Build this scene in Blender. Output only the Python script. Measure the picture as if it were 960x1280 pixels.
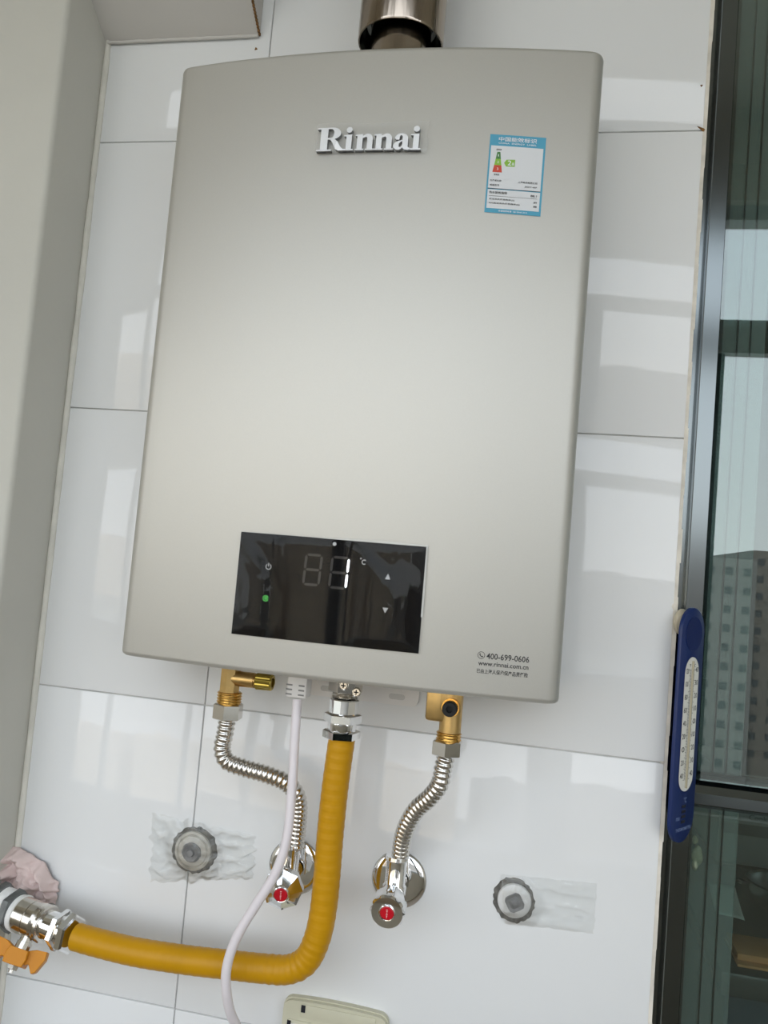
import bpy, bmesh, math, random
from mathutils import Vector, Matrix, noise
random.seed(7)
for o in list(bpy.data.objects): bpy.data.objects.remove(o)
S = bpy.context.scene
COL = S.collection
PI = math.pi

# ------------------------------------------------------------------ camera
F_PX = 1004.65
cd = bpy.data.cameras.new('camera'); cam = bpy.data.objects.new('camera', cd); COL.objects.link(cam)
cd.sensor_fit = 'VERTICAL'; cd.sensor_height = 36.0; cd.lens = 36.0 * F_PX / 1280.0
cd.clip_start = 0.02; cd.clip_end = 500
yaw, pitch, roll = 0.19658448, 0.06574668, -0.0856815
Rm = Matrix.Rotation(yaw, 3, 'Z') @ Matrix.Rotation(pitch, 3, 'X') @ Matrix.Rotation(roll, 3, 'Y')
right, fwd, upv = Rm.col[0], Rm.col[1], Rm.col[2]
cam.matrix_world = Matrix(((right[0], upv[0], -fwd[0], 0.52046), (right[1], upv[1], -fwd[1], -0.78506),
                           (right[2], upv[2], -fwd[2], 0.45797), (0, 0, 0, 1)))
S.camera = cam

# ------------------------------------------------------------------ world: hazy bright sky
W = bpy.data.worlds.new('hazy_sky'); S.world = W; W.use_nodes = True
nt = W.node_tree; nt.nodes.clear()
out = nt.nodes.new('ShaderNodeOutputWorld'); bg = nt.nodes.new('ShaderNodeBackground')
tc = nt.nodes.new('ShaderNodeTexCoord'); sx = nt.nodes.new('ShaderNodeSeparateXYZ'); rmp = nt.nodes.new('ShaderNodeValToRGB')
nt.links.new(tc.outputs['Generated'], sx.inputs[0]); nt.links.new(sx.outputs['Z'], rmp.inputs[0])
rmp.color_ramp.elements[0].position = 0.0; rmp.color_ramp.elements[0].color = (0.90, 0.92, 0.93, 1)
rmp.color_ramp.elements[1].position = 0.9; rmp.color_ramp.elements[1].color = (0.60, 0.72, 0.88, 1)
nt.links.new(rmp.outputs[0], bg.inputs[0]); bg.inputs[1].default_value = 3.0
nt.links.new(bg.outputs[0], out.inputs[0])
# portal that helps sampling the sky through the balcony opening
pl = bpy.data.lights.new('balcony_opening_portal', 'AREA'); pl.shape = 'RECTANGLE'; pl.size = 3.87; pl.size_y = 1.60
po = bpy.data.objects.new('balcony_opening_portal', pl); COL.objects.link(po)
po.location = (0.315, -1.36, 0.70); po.rotation_euler = (PI/2, 0, 0)
pl.cycles.is_portal = True
sun = bpy.data.lights.new('sun', 'SUN'); sun.energy = 3.6; sun.angle = math.radians(6); sun.color = (1.0, 0.88, 0.72)
so = bpy.data.objects.new('sun', sun); COL.objects.link(so); so.rotation_euler = (math.radians(-52), 0, math.radians(15)); so.location = (0, 3, 6)

S.view_settings.view_transform = 'Standard'; S.view_settings.look = 'None'
S.view_settings.gamma = 1.0; S.view_settings.use_curve_mapping = False
S.view_settings.exposure = 0.11

# ------------------------------------------------------------------ materials
def mat(name, col, rough=0.5, metal=0.0, spec=0.5, var=0.0, vscale=8.0, bump=0.0, bscale=60.0, emit=None, estr=0.0, coat=0.0, stretch=None):
    m = bpy.data.materials.new(name); m.use_nodes = True
    t = m.node_tree; b = t.nodes['Principled BSDF']
    c = (col[0], col[1], col[2], 1)
    b.inputs['Base Color'].default_value = c
    b.inputs['Roughness'].default_value = rough; b.inputs['Metallic'].default_value = metal
    b.inputs['Specular IOR Level'].default_value = spec
    b.inputs['Coat Weight'].default_value = coat
    geo = None
    if var > 0 or bump > 0:
        geo = t.nodes.new('ShaderNodeTexCoord')
        src = geo.outputs['Object']
        if stretch:
            mp = t.nodes.new('ShaderNodeMapping'); mp.inputs['Scale'].default_value = stretch
            t.links.new(src, mp.inputs[0]); src = mp.outputs[0]
    if var > 0:
        n = t.nodes.new('ShaderNodeTexNoise'); n.inputs['Scale'].default_value = vscale; n.inputs['Detail'].default_value = 5
        r = t.nodes.new('ShaderNodeValToRGB')
        r.color_ramp.elements[0].position = 0.3; r.color_ramp.elements[1].position = 0.7
        r.color_ramp.elements[0].color = tuple(max(0, x*(1-var)) for x in col) + (1,)
        r.color_ramp.elements[1].color = tuple(min(1, x*(1+var)) for x in col) + (1,)
        t.links.new(src, n.inputs['Vector']); t.links.new(n.outputs['Fac'], r.inputs[0]); t.links.new(r.outputs[0], b.inputs['Base Color'])
    if bump > 0:
        n2 = t.nodes.new('ShaderNodeTexNoise'); n2.inputs['Scale'].default_value = bscale; n2.inputs['Detail'].default_value = 3
        bp = t.nodes.new('ShaderNodeBump'); bp.inputs['Strength'].default_value = 1.0; bp.inputs['Distance'].default_value = bump
        t.links.new(src, n2.inputs['Vector']); t.links.new(n2.outputs['Fac'], bp.inputs['Height']); t.links.new(bp.outputs[0], b.inputs['Normal'])
    if emit:
        b.inputs['Emission Color'].default_value = (*emit, 1); b.inputs['Emission Strength'].default_value = estr
    return m

def clear_mat(name, tint, fac, rough, ior=None, haze=0.0):
    """transparent sheet with a glossy skin; fac = share of mirror reflection, haze = share of milky diffuse"""
    m = bpy.data.materials.new(name); m.use_nodes = True; t = m.node_tree; t.nodes.clear()
    o = t.nodes.new('ShaderNodeOutputMaterial'); tr = t.nodes.new('ShaderNodeBsdfTransparent'); gl = t.nodes.new('ShaderNodeBsdfGlossy')
    tr.inputs[0].default_value = (*tint, 1); gl.inputs['Roughness'].default_value = rough; gl.inputs['Color'].default_value = (0.93, 0.97, 0.97, 1)
    mx = t.nodes.new('ShaderNodeMixShader'); fr = t.nodes.new('ShaderNodeFresnel'); fr.inputs[0].default_value = ior or 1.5
    ad = t.nodes.new('ShaderNodeMath'); ad.operation = 'ADD'; ad.use_clamp = True; ad.inputs[1].default_value = fac
    t.links.new(fr.outputs[0], ad.inputs[0]); t.links.new(ad.outputs[0], mx.inputs[0])
    last = tr.outputs[0]
    if haze > 0:
        df = t.nodes.new('ShaderNodeBsdfDiffuse'); df.inputs[0].default_value = (0.8, 0.8, 0.77, 1)
        m2 = t.nodes.new('ShaderNodeMixShader'); m2.inputs[0].default_value = haze
        t.links.new(tr.outputs[0], m2.inputs[1]); t.links.new(df.outputs[0], m2.inputs[2]); last = m2.outputs[0]
    t.links.new(last, mx.inputs[1]); t.links.new(gl.outputs[0], mx.inputs[2]); t.links.new(mx.outputs[0], o.inputs[0])
    return m

M = {}
M['tile'] = mat('white_glazed_tile', (0.80, 0.81, 0.81), 0.035, 0, 0.5, var=0.015, vscale=3, bump=0.00035, bscale=5)
M['grout'] = mat('grey_grout', (0.50, 0.49, 0.47), 0.9, var=0.3, vscale=12)
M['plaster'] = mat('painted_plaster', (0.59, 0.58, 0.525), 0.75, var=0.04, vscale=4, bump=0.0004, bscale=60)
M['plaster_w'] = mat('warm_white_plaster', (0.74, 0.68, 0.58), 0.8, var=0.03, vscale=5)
M['soffit'] = mat('soffit_paint', (0.60, 0.575, 0.54), 0.8, var=0.04, vscale=6, bump=0.0003, bscale=40)
M['caulk'] = mat('old_caulk', (0.72, 0.70, 0.63), 0.6, var=0.12, vscale=25)
M['edge'] = mat('tile_edge_filler', (0.70, 0.66, 0.58), 0.8, var=0.15, vscale=60)
M['floor'] = mat('floor_tile', (0.46, 0.37, 0.28), 0.35, var=0.08, vscale=5)
M['dark'] = mat('dark_gap', (0.012, 0.012, 0.012), 0.7)
M['heater'] = mat('champagne_metallic_paint', (0.59, 0.58, 0.54), 0.50, 0.66, 0.5, var=0.012, vscale=900)
M['heater_back'] = mat('grey_back_plate', (0.55, 0.54, 0.52), 0.5, 0.3)
M['chrome'] = mat('chrome', (0.86, 0.86, 0.86), 0.06, 1.0)
M['steel'] = mat('stainless_corrugated', (0.70, 0.68, 0.64), 0.16, 1.0)
M['flue'] = mat('polished_flue_steel', (0.40, 0.345, 0.29), 0.14, 1.0, bump=0.0006, bscale=14, stretch=(8, 8, 0.6))
M['liner'] = mat('dark_steel_lining', (0.16, 0.165, 0.155), 0.12, 1.0)
M['nickel'] = mat('nickel_plate', (0.68, 0.65, 0.60), 0.17, 1.0)
M['darksteel'] = mat('dark_galvanised', (0.17, 0.18, 0.18), 0.45, 0.7, var=0.3, vscale=90)
M['brass'] = mat('matte_brass', (0.62, 0.42, 0.17), 0.36, 1.0, var=0.08, vscale=120)
M['brass_t'] = mat('bright_brass_thread', (0.70, 0.40, 0.10), 0.2, 1.0)
M['brass_y'] = mat('knurled_yellow_brass', (0.50, 0.38, 0.08), 0.3, 1.0)
M['yellow'] = mat('yellow_pvc_hose', (0.55, 0.275, 0.003), 0.42, 0, 0.28, var=0.06, vscale=25)
M['cord'] = mat('white_pvc_cord', (0.78, 0.73, 0.75), 0.4, 0, 0.4)
M['whiteplastic'] = mat('white_plastic', (0.80, 0.78, 0.76), 0.4)
M['ptfe'] = mat('white_thread_tape', (0.82, 0.82, 0.80), 0.55, var=0.08, vscale=150)
M['cream'] = mat('aged_cream_plastic', (0.60, 0.58, 0.44), 0.45, var=0.05, vscale=40)
M['orange'] = mat('orange_plastic', (0.62, 0.24, 0.008), 0.42, 0, 0.35)
M['pink'] = mat('pink_tissue', (0.72, 0.58, 0.55), 0.9, var=0.06, vscale=60, bump=0.0006, bscale=160)
M['black_glass'] = mat('black_panel_glass', (0.005, 0.005, 0.006), 0.10, 0, 0.06)
M['icon'] = mat('pale_icon_print', (0.62, 0.62, 0.62), 0.6)
M['ghost'] = mat('unlit_segment', (0.028, 0.024, 0.02), 0.5)
M['lit'] = mat('lit_segment', (0.9, 0.9, 0.9), 0.5, emit=(0.95, 0.97, 1.0), estr=1.0)
M['green'] = mat('green_icon_lamp', (0.06, 0.42, 0.06), 0.5, emit=(0.12, 0.7, 0.12), estr=0.25)
M['red'] = mat('red_handle_cap', (0.55, 0.006, 0.018), 0.28)
M['redprint'] = mat('pink_print', (0.80, 0.45, 0.45), 0.5)
M['stk_blue'] = mat('label_blue', (0.075, 0.36, 0.53), 0.5)
M['stk_white'] = mat('label_white', (0.72, 0.74, 0.76), 0.5)
M['stk_dg'] = mat('label_dark_green', (0.07, 0.22, 0.06), 0.5)
M['stk_lg'] = mat('label_light_green', (0.26, 0.50, 0.05), 0.5)
M['stk_red'] = mat('label_red', (0.62, 0.07, 0.035), 0.5)
M['ink'] = mat('black_ink', (0.035, 0.035, 0.035), 0.6)
M['white_ink'] = mat('white_ink', (0.82, 0.85, 0.87), 0.6)
M['logo_side'] = mat('logo_dark_side', (0.05, 0.05, 0.055), 0.3, 0.3)
M['logo_face'] = mat('logo_bright_face', (0.90, 0.90, 0.90), 0.30, 0.55)
M['film'] = clear_mat('clear_film', (0.97, 0.97, 0.97), 0.0, 0.12, 1.3, haze=0.10)
M['film_rim'] = clear_mat('loose_film_rim', (0.9, 0.9, 0.9), 0.05, 0.2, 1.4, haze=0.55)
M['film_panel'] = clear_mat('wrinkled_film', (0.97, 0.97, 0.97), 0.0, 0.04, 1.26)
M['tape'] = clear_mat('clear_tape', (0.97, 0.965, 0.955), 0.0, 0.10, 1.38, haze=0.05)
M['glass'] = clear_mat('tinted_reflective_glass', (0.78, 0.86, 0.84), 0.06, 0.0, 1.5)
M['alu'] = mat('bronze_anodised_aluminium', (0.165, 0.185, 0.19), 0.15, 1.0, var=0.02, vscale=6)
M['alu_light'] = mat('pale_grey_frame', (0.55, 0.56, 0.55), 0.4, 0.1)
M['reflection_haze'] = clear_mat('hazy_reflection_glass', (0.84, 0.93, 0.92), 0.0, 0.02, 1.25, haze=0.19)
M['gasket'] = mat('black_rubber', (0.010, 0.010, 0.010), 0.7)
M['blue'] = mat('navy_blue_plastic', (0.010, 0.026, 0.115), 0.32, 0, 0.4)
M['blue_d'] = mat('navy_blue_inset', (0.006, 0.018, 0.10), 0.3, 0, 0.4)
M['slot'] = mat('black_slot', (0.004, 0.005, 0.012), 0.6)
M['scale'] = mat('cream_scale_card', (0.74, 0.73, 0.67), 0.5)
M['capillary'] = mat('glass_capillary', (0.42, 0.38, 0.27), 0.15)
M['bluetext'] = mat('pale_blue_print', (0.16, 0.22, 0.42), 0.5)
M['knot'] = mat('cream_cord', (0.40, 0.38, 0.28), 0.8, var=0.25, vscale=180, bump=0.001, bscale=250)
M['suction'] = mat('beige_suction_cup', (0.52, 0.46, 0.34), 0.35)
M['grime'] = mat('grimy_mortar', (0.16, 0.155, 0.14), 0.9, var=0.55, vscale=130, bump=0.002, bscale=200)
M['stubwhite'] = mat('white_pipe_plastic', (0.70, 0.70, 0.69), 0.35, var=0.06, vscale=80)
M['stubbeige'] = mat('beige_pipe_plastic', (0.50, 0.48, 0.43), 0.4, var=0.15, vscale=80)
M['stubgrey'] = mat('grey_pipe_plug', (0.20, 0.20, 0.20), 0.4, var=0.3, vscale=120)
M['rust'] = mat('rust_stain', (0.20, 0.10, 0.03), 0.9, var=0.4, vscale=120)
M['paper'] = mat('white_paper', (0.85, 0.84, 0.76), 0.7)
M['card'] = mat('orange_cardboard', (0.70, 0.32, 0.12), 0.8, var=0.06, vscale=20)
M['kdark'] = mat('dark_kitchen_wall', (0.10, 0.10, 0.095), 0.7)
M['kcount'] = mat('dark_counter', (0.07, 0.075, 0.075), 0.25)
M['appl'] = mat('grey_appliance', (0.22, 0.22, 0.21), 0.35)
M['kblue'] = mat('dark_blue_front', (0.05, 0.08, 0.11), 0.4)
M['potsteel'] = mat('pot_steel', (0.5, 0.5, 0.5), 0.25, 1.0)
M['b1'] = mat('beige_facade', (0.80, 0.68, 0.52), 0.8, var=0.05, vscale=0.3)
M['b2'] = mat('pale_facade', (0.72, 0.62, 0.50), 0.8, var=0.05, vscale=0.3)
M['b3'] = mat('grey_facade', (0.20, 0.20, 0.195), 0.8, var=0.1, vscale=0.3)
M['b4'] = mat('grey_brown_facade', (0.18, 0.165, 0.15), 0.8, var=0.1, vscale=0.3)
M['bwin'] = mat('dark_far_window', (0.07, 0.075, 0.08), 0.4)
M['ground'] = mat('street_ground', (0.30, 0.30, 0.27), 0.9, var=0.2, vscale=0.05)

# ------------------------------------------------------------------ mesh builder
class MB:
    def __init__(s): s.v = []; s.f = []; s.mi = []; s.cur = 0
    def add(s, vs, fs):
        b = len(s.v); s.v += [Vector(p) for p in vs]
        for f in fs: s.f.append([i + b for i in f]); s.mi.append(s.cur)
        return s
    def box(s, x0, x1, y0, y1, z0, z1, bev=0.0):
        if bev <= 0:
            vs = [(x, y, z) for z in (z0, z1) for y in (y0, y1) for x in (x0, x1)]
            return s.add(vs, [(0, 2, 3, 1), (4, 5, 7, 6), (0, 1, 5, 4), (2, 6, 7, 3), (0, 4, 6, 2), (1, 3, 7, 5)])
        bm = bmesh.new(); bmesh.ops.create_cube(bm, size=1)
        for v in bm.verts: v.co = Vector(((x0+x1)/2 + v.co.x*(x1-x0), (y0+y1)/2 + v.co.y*(y1-y0), (z0+z1)/2 + v.co.z*(z1-z0)))
        bmesh.ops.bevel(bm, geom=bm.edges[:], offset=bev, segments=2, affect='EDGES', profile=0.5)
        bm.verts.index_update()
        s.add([v.co.copy() for v in bm.verts], [[v.index for v in f.verts] for f in bm.faces]); bm.free(); return s
    def lathe(s, prof, org=(0, 0, 0), axis=(0, 0, 1), n=32, ref=None, rmod=None, cap0=True, cap1=True):
        """prof: (distance along axis, radius); rmod(angle, i) scales the radius"""
        a = Vector(axis).normalized(); o = Vector(org)
        r = Vector(ref) if ref else (Vector((1, 0, 0)) if abs(a.x) < 0.9 else Vector((0, 1, 0)))
        e1 = (r - a * r.dot(a)).normalized(); e2 = a.cross(e1)
        vs = []
        for k, (h, rad) in enumerate(prof):
            for i in range(n):
                t = 2*PI*i/n; q = rad * (rmod(t, k) if rmod else 1)
                vs.append(o + a*h + e1*(q*math.cos(t)) + e2*(q*math.sin(t)))
        fs = []
        for k in range(len(prof)-1):
            for i in range(n):
                j = (i+1) % n; fs.append((k*n+i, k*n+j, (k+1)*n+j, (k+1)*n+i))
        if cap0: fs.append(tuple(range(n-1, -1, -1)))
        if cap1: fs.append(tuple((len(prof)-1)*n + i for i in range(n)))
        return s.add(vs, fs)
    def hexa(s, org, axis, h, r, rot=0.0, n=6, ch=0.12):
        c = ch*r
        a = Vector(axis).normalized()
        ref = Vector((1, 0, 0)) if abs(a.x) < 0.9 else Vector((0, 1, 0))
        ref = Matrix.Rotation(rot, 3, a) @ ref
        return s.lathe([(0, r-c), (c*0.6, r), (h-c*0.6, r), (h, r-c)], org, axis, n, ref)
    def tube(s, pts, rad, n=20, cap=True):
        """rad: number or list"""
        P = [Vector(p) for p in pts]; N = len(P)
        T = [(P[min(i+1, N-1)] - P[max(i-1, 0)]).normalized() for i in range(N)]
        ref = Vector((0, 1, 0)) if abs(T[0].y) < 0.8 else Vector((1, 0, 0))
        e1 = (ref - T[0]*ref.dot(T[0])).normalized()
        vs = []
        for i in range(N):
            e1 = (e1 - T[i]*e1.dot(T[i])).normalized(); e2 = T[i].cross(e1)
            r = rad[i] if isinstance(rad, (list, tuple)) else rad
            for k in range(n):
                t = 2*PI*k/n; vs.append(P[i] + e1*(r*math.cos(t)) + e2*(r*math.sin(t)))
        fs = [(i*n+k, i*n+(k+1) % n, (i+1)*n+(k+1) % n, (i+1)*n+k) for i in range(N-1) for k in range(n)]
        if cap: fs.append(tuple(range(n-1, -1, -1))); fs.append(tuple((N-1)*n+k for k in range(n)))
        return s.add(vs, fs)
    def poly(s, pts, fn, h):
        """extrude a 2-D outline: fn(u, v, w) -> world; w from 0 (back) to h (front); faces kept as fans where concave"""
        n = len(pts)
        from mathutils.geometry import tessellate_polygon
        tri = tessellate_polygon([[Vector((p[0], p[1], 0)) for p in pts]])
        vs = [fn(p[0], p[1], 0) for p in pts] + [fn(p[0], p[1], h) for p in pts]
        fs = [tuple(reversed(t)) for t in tri] + [tuple(i+n for i in t) for t in tri]
        s.add(vs, fs)
        keep = s.cur
        if getattr(s, 'side', None) is not None: s.cur = s.side
        s.add(vs, [(i, (i+1) % n, (i+1) % n + n, i+n) for i in range(n)])
        s.cur = keep
        return s
    def grid(s, nu, nv, fn):
        vs = [fn(i/nu, j/nv) for j in range(nv+1) for i in range(nu+1)]
        fs = [(j*(nu+1)+i, j*(nu+1)+i+1, (j+1)*(nu+1)+i+1, (j+1)*(nu+1)+i) for j in range(nv) for i in range(nu)]
        return s.add(vs, fs)
    def build(s, name, mats, parent=None, smooth=True, ang=35, recalc=True):
        me = bpy.data.meshes.new(name)
        bm = bmesh.new()
        bv = [bm.verts.new(p) for p in s.v]
        for f, mi in zip(s.f, s.mi):
            try:
                q = bm.faces.new([bv[i] for i in f]); q.material_index = mi
            except ValueError: pass
        if recalc:
            bmesh.ops.remove_doubles(bm, verts=bm.verts[:], dist=1e-7)
            bmesh.ops.recalc_face_normals(bm, faces=bm.faces[:])
        for f in bm.faces: f.smooth = smooth
        if smooth:
            la = math.radians(ang)
            for e in bm.edges:
                if len(e.link_faces) == 2 and e.calc_face_angle(0) > la: e.smooth = False
        bm.to_mesh(me); bm.free()
        for m in (mats if isinstance(mats, (list, tuple)) else [mats]): me.materials.append(M[m])
        o = bpy.data.objects.new(name, me); COL.objects.link(o)
        if parent is not None:
            o.parent = parent
            o.matrix_parent_inverse = Matrix.Translation(parent.location).inverted() if parent.type == 'EMPTY' else Matrix()
        return o

def tag(o, label=None, cat=None, group=None, kind=None):
    if label: o['label'] = label
    if cat: o['category'] = cat
    if group: o['group'] = group
    if kind: o['kind'] = kind
    return o
def thing(name, loc, label, cat, group=None):
    e = bpy.data.objects.new(name, None); COL.objects.link(e); e.location = loc; e.empty_display_size = 0.02
    return tag(e, label, cat, group)
def struct(o): o['kind'] = 'structure'; return o
def catmull(pts, per=12):
    P = [Vector(p) for p in pts]; P = [P[0]*2-P[1]] + P + [P[-1]*2-P[-2]]; outp = []
    for i in range(1, len(P)-2):
        for k in range(per):
            t = k/per; a, b, c, d = P[i-1], P[i], P[i+1], P[i+2]
            outp.append(0.5*((2*b) + (c-a)*t + (2*a-5*b+4*c-d)*t*t + (3*b-a-3*c+d)*t**3))
    outp.append(P[-2]); return outp
def resample(pts, step):
    L = [0]
    for i in range(1, len(pts)): L.append(L[-1] + (pts[i]-pts[i-1]).length)
    n = max(2, int(L[-1]/step)); res = []; j = 0
    for k in range(n+1):
        d = L[-1]*k/n
        while j < len(L)-2 and L[j+1] < d: j += 1
        t = (d-L[j])/max(1e-9, L[j+1]-L[j]); res.append(pts[j].lerp(pts[j+1], min(1, t)))
    return res, L[-1]
def smoothen(o):
    for p in o.data.polygons: p.use_smooth = True

_tc = {}
def text_geo(sx):
    """outline of a line of text as triangles, in its own units"""
    if sx in _tc: return _tc[sx]
    cu = bpy.data.curves.new('t', 'FONT'); cu.body = sx; cu.resolution_u = 2; cu.offset = 0.012
    o = bpy.data.objects.new('t', cu); COL.objects.link(o)
    bpy.context.view_layer.update()
    me = bpy.data.meshes.new_from_object(o.evaluated_get(bpy.context.evaluated_depsgraph_get()))
    vs = [(v.co.x, v.co.y) for v in me.vertices]; fs = [tuple(p.vertices) for p in me.polygons]
    bpy.data.objects.remove(o); bpy.data.curves.remove(cu); bpy.data.meshes.remove(me)
    _tc[sx] = (vs, fs); return _tc[sx]
def text(mb, sx, u0, u1, v0, v1, fn, w=0.0):
    """fit the text into the rectangle u0..u1, v0..v1"""
    vs, fs = text_geo(sx)
    if not vs: return mb
    xs = [p[0] for p in vs]; ys = [p[1] for p in vs]
    ax, bx, ay, by = min(xs), max(xs), min(ys), max(ys)
    mb.add([fn(u0+(p[0]-ax)/(bx-ax)*(u1-u0), v0+(p[1]-ay)/(by-ay)*(v1-v0), w) for p in vs], fs)
    return mb

# ================================================================== SETTING
XW = 0.647                      # free end of the tiled wall
FL, CE = -1.10, 1.75            # floor and ceiling
XV = 0.1953                     # upright joint
wb = struct(MB().box(-0.02, XW-0.001, 0.0022, 0.034, FL, CE).build('wall_back', 'grout', smooth=False))
rows = [(max(FL, k*0.3), min(CE, (k+1)*0.3)) for k in range(-4, 6)]
G = 0.00065
for z0, z1 in rows:
    if z1 - z0 < 0.02: continue
    for x0, x1 in ((0.0015, XV-G), (XV+G, XW-0.0031)):
        MB().box(x0, x1, 0.0, 0.0085, z0+G, z1-G, bev=0.0006).build('tile', 'tile', wb, ang=50)
mb = MB()
n = 90
for i in range(n):      # ragged filler along the cut tile edge
    z0 = FL + (CE-FL)*i/n; z1 = FL + (CE-FL)*(i+1)/n
    j = random.uniform(-0.0006, 0.0007)
    mb.box(XW-0.0032, XW+0.0002+j, 0.0004, 0.030, z0, z1)
struct(mb.build('trim_1', 'edge', smooth=False))

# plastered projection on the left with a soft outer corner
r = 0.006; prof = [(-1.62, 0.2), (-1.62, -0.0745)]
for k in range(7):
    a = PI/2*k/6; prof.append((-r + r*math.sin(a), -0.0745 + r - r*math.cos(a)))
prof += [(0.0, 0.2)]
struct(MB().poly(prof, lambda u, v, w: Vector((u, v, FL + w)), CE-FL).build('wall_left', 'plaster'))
mb = MB()
pts = []; rr = []
for i in range(120):
    z = FL + 0.02 + (1.03-FL)*i/119
    pts.append((0.003, -0.0005, z)); rr.append(0.0034 + 0.0011*noise.noise(Vector((0, 3, z*22))))
struct(MB().tube(pts, rr, 10).build('trim_2', 'caulk'))
# sloping boxed-in soffit in the upper left corner
SO = [(0.0, 1.0155), (0.0, CE), (-0.42, CE), (-0.42, 1.315)]
struct(MB().poly(SO, lambda u, v, w: Vector((-0.015 + w, u - 0.0002, v)), 0.1976).build('trim_3', 'soffit', smooth=False))
mb = MB()
pts = [(0.004+0.178*i/24, -0.003, 1.0145+0.0008*noise.noise(Vector((i*0.7, 0, 0)))) for i in range(25)]
struct(MB().tube(pts, [0.0019+0.0006*noise.noise(Vector((i*0.9, 2, 0))) for i in range(25)], 10).build('trim_4', 'soffit'))
mb = MB()
for i in range(16):
    y = -0.001 - 0.0028*i; z = 1.0155 - 0.714*y
    h = 0.0007+0.0009*abs(noise.noise(Vector((i*0.8, 5, 0))))
    mb.box(0.1818, 0.1838, y-0.0028, y, z-h, z+0.0022)
struct(mb.build('trim_5', 'rust', smooth=False))
# chips and specks on the wall
chips = [(0.6425, 0.9015, 0.0042, 0.0014), (0.640, 0.945, 0.0011, 0.0011), (0.1795, 1.002, 0.0016, 0.0016), (0.6445, 0.4425, 0.0020, 0.0045), (0.6425, 0.3005, 0.0022, 0.0014)]
for cx_, cz_, ru, rv in chips:
    MB().lathe([(0, 1), (0.0004, 0.8)], (0, 0, 0), (0, -1, 0), 10, rmod=lambda t, k: 1+0.3*math.sin(3*t+cz_*40)).build('chip', 'rust' if cx_ < 0.6 or cz_ > 0.6 else 'edge', wb)
    o = bpy.data.objects[[q.name for q in bpy.data.objects if q.name.startswith('chip')][-1]]
    o.data.transform(Matrix.Translation((cx_, 0.0, cz_)) @ Matrix.Rotation(0.6 if ru > 0.003 else 0, 4, 'Y') @ Matrix.Diagonal((ru, 1, rv, 1)))

# the rest of the balcony (seen in reflections)
struct(MB().box(-1.62, 2.25, -1.45, 0.0, FL-0.1, FL).build('floor', 'floor', smooth=False))
struct(MB().box(-1.62, 2.25, -1.45, 0.04, CE, CE+0.12).build('ceiling', 'plaster_w', smooth=False))
struct(MB().box(-1.72, -1.62, -1.45, 0.2, FL-0.1, CE+0.12).build('wall_far_left', 'plaster_w', smooth=False))
struct(MB().box(2.25, 2.35, -1.45, 1.8, FL-0.1, CE+0.12).build('wall_right', 'plaster_w', smooth=False))
struct(MB().box(-1.62, 2.25, -1.45, -1.33, FL, -0.10).box(-1.62, 2.25, -1.45, -1.33, 1.50, CE).box(-1.62, -0.72, -1.45, -1.33, 1.02, 1.50).build('wall_front', 'plaster_w', smooth=False))  # upper left box added to keep a bright pane reflection off the tiles
w2 = struct(MB().box(-1.62, 2.25, -1.42, -1.36, -0.10, -0.06).box(-0.72, 2.25, -1.42, -1.36, 1.46, 1.50).build('window_2', 'alu_light', smooth=False))
MB().box(-0.72, 2.25, -1.41, -1.37, 1.10, 1.19).build('transom', 'alu_light', w2, smooth=False)
for xa, xb in ((-0.74, -0.69), (0.02, 0.07), (0.76, 0.80), (1.65, 1.70), (2.19, 2.25)):
    MB().box(xa, xb, -1.41, -1.37, -0.06, 1.46).build('mullion', 'alu_light', w2, smooth=False)

MB().box(0.80, 0.965, -1.40, -1.38, -0.06, 1.10).build('mullion_panel', 'alu', w2, smooth=False)

# kitchen window to the right of the tiled wall
up_ = lambda u, v, w: Vector((u, v, FL + w))
w1 = struct(MB().poly([(0.6486, 0.0456), (0.6606, 0.0463), (0.6606, 0.088), (0.6486, 0.088)], up_, CE-FL).build('window_1', 'alu', smooth=False))
MB().poly([(0.6606, 0.0368), (0.6612, 0.0360), (0.6762, 0.0372), (0.6768, 0.0380), (0.6768, 0.088), (0.6606, 0.088)], up_, CE-FL).build('frame_post', 'alu', w1, ang=20)
MB().box(0.6768, 0.6812, 0.044, 0.066, 0.2845, CE).build('gasket', 'gasket', w1, smooth=False)
MB().box(0.6768, 0.6800, 0.044, 0.066, FL, 0.2560).build('gasket', 'gasket', w1, smooth=False)
mb = MB(); tp = [(0.088, 0.2800), (0.046, 0.2800), (0.037, 0.2702), (0.036, 0.2690), (0.036, 0.2592), (0.0372, 0.2580), (0.088, 0.2580)]
mb.poly(tp, lambda u, v, w: Vector((0.6770 + w, u, v)), 1.57); mb.build('transom', 'alu', w1)
MB().box(0.6770, 2.247, 0.0445, 0.060, 0.2800, 0.2845).build('gasket', 'gasket', w1, smooth=False)
MB().box(0.6770, 2.247, 0.0445, 0.060, 0.2540, 0.2580).build('gasket', 'gasket', w1, smooth=False)
MB().box(0.6770, 2.247, 0.0400, 0.0435, 0.2803, CE).build('pane', 'glass', w1, smooth=False)
MB().box(0.6770, 2.247, 0.0400, 0.0435, FL, 0.2577).build('pane', 'glass', w1, smooth=False)
# hazy strips behind the glass imitating the frame's reflection, edges dark
for xa, xb in ((0.6815, 0.7000), (0.7014, 0.7124), (0.7138, 0.7275)):
    MB().box(xa, xb, 0.072, 0.076, FL, CE).build('reflection_strip', 'reflection_haze', w1, smooth=False)
for xa in (0.7001, 0.7125):
    MB().box(xa, xa+0.0012, 0.070, 0.078, FL, CE).build('strip_edge', 'gasket', w1, smooth=False)
MB().box(1.60, 1.66, 0.036, 0.09, FL, CE).build('frame_post', 'alu', w1, smooth=False)

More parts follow.
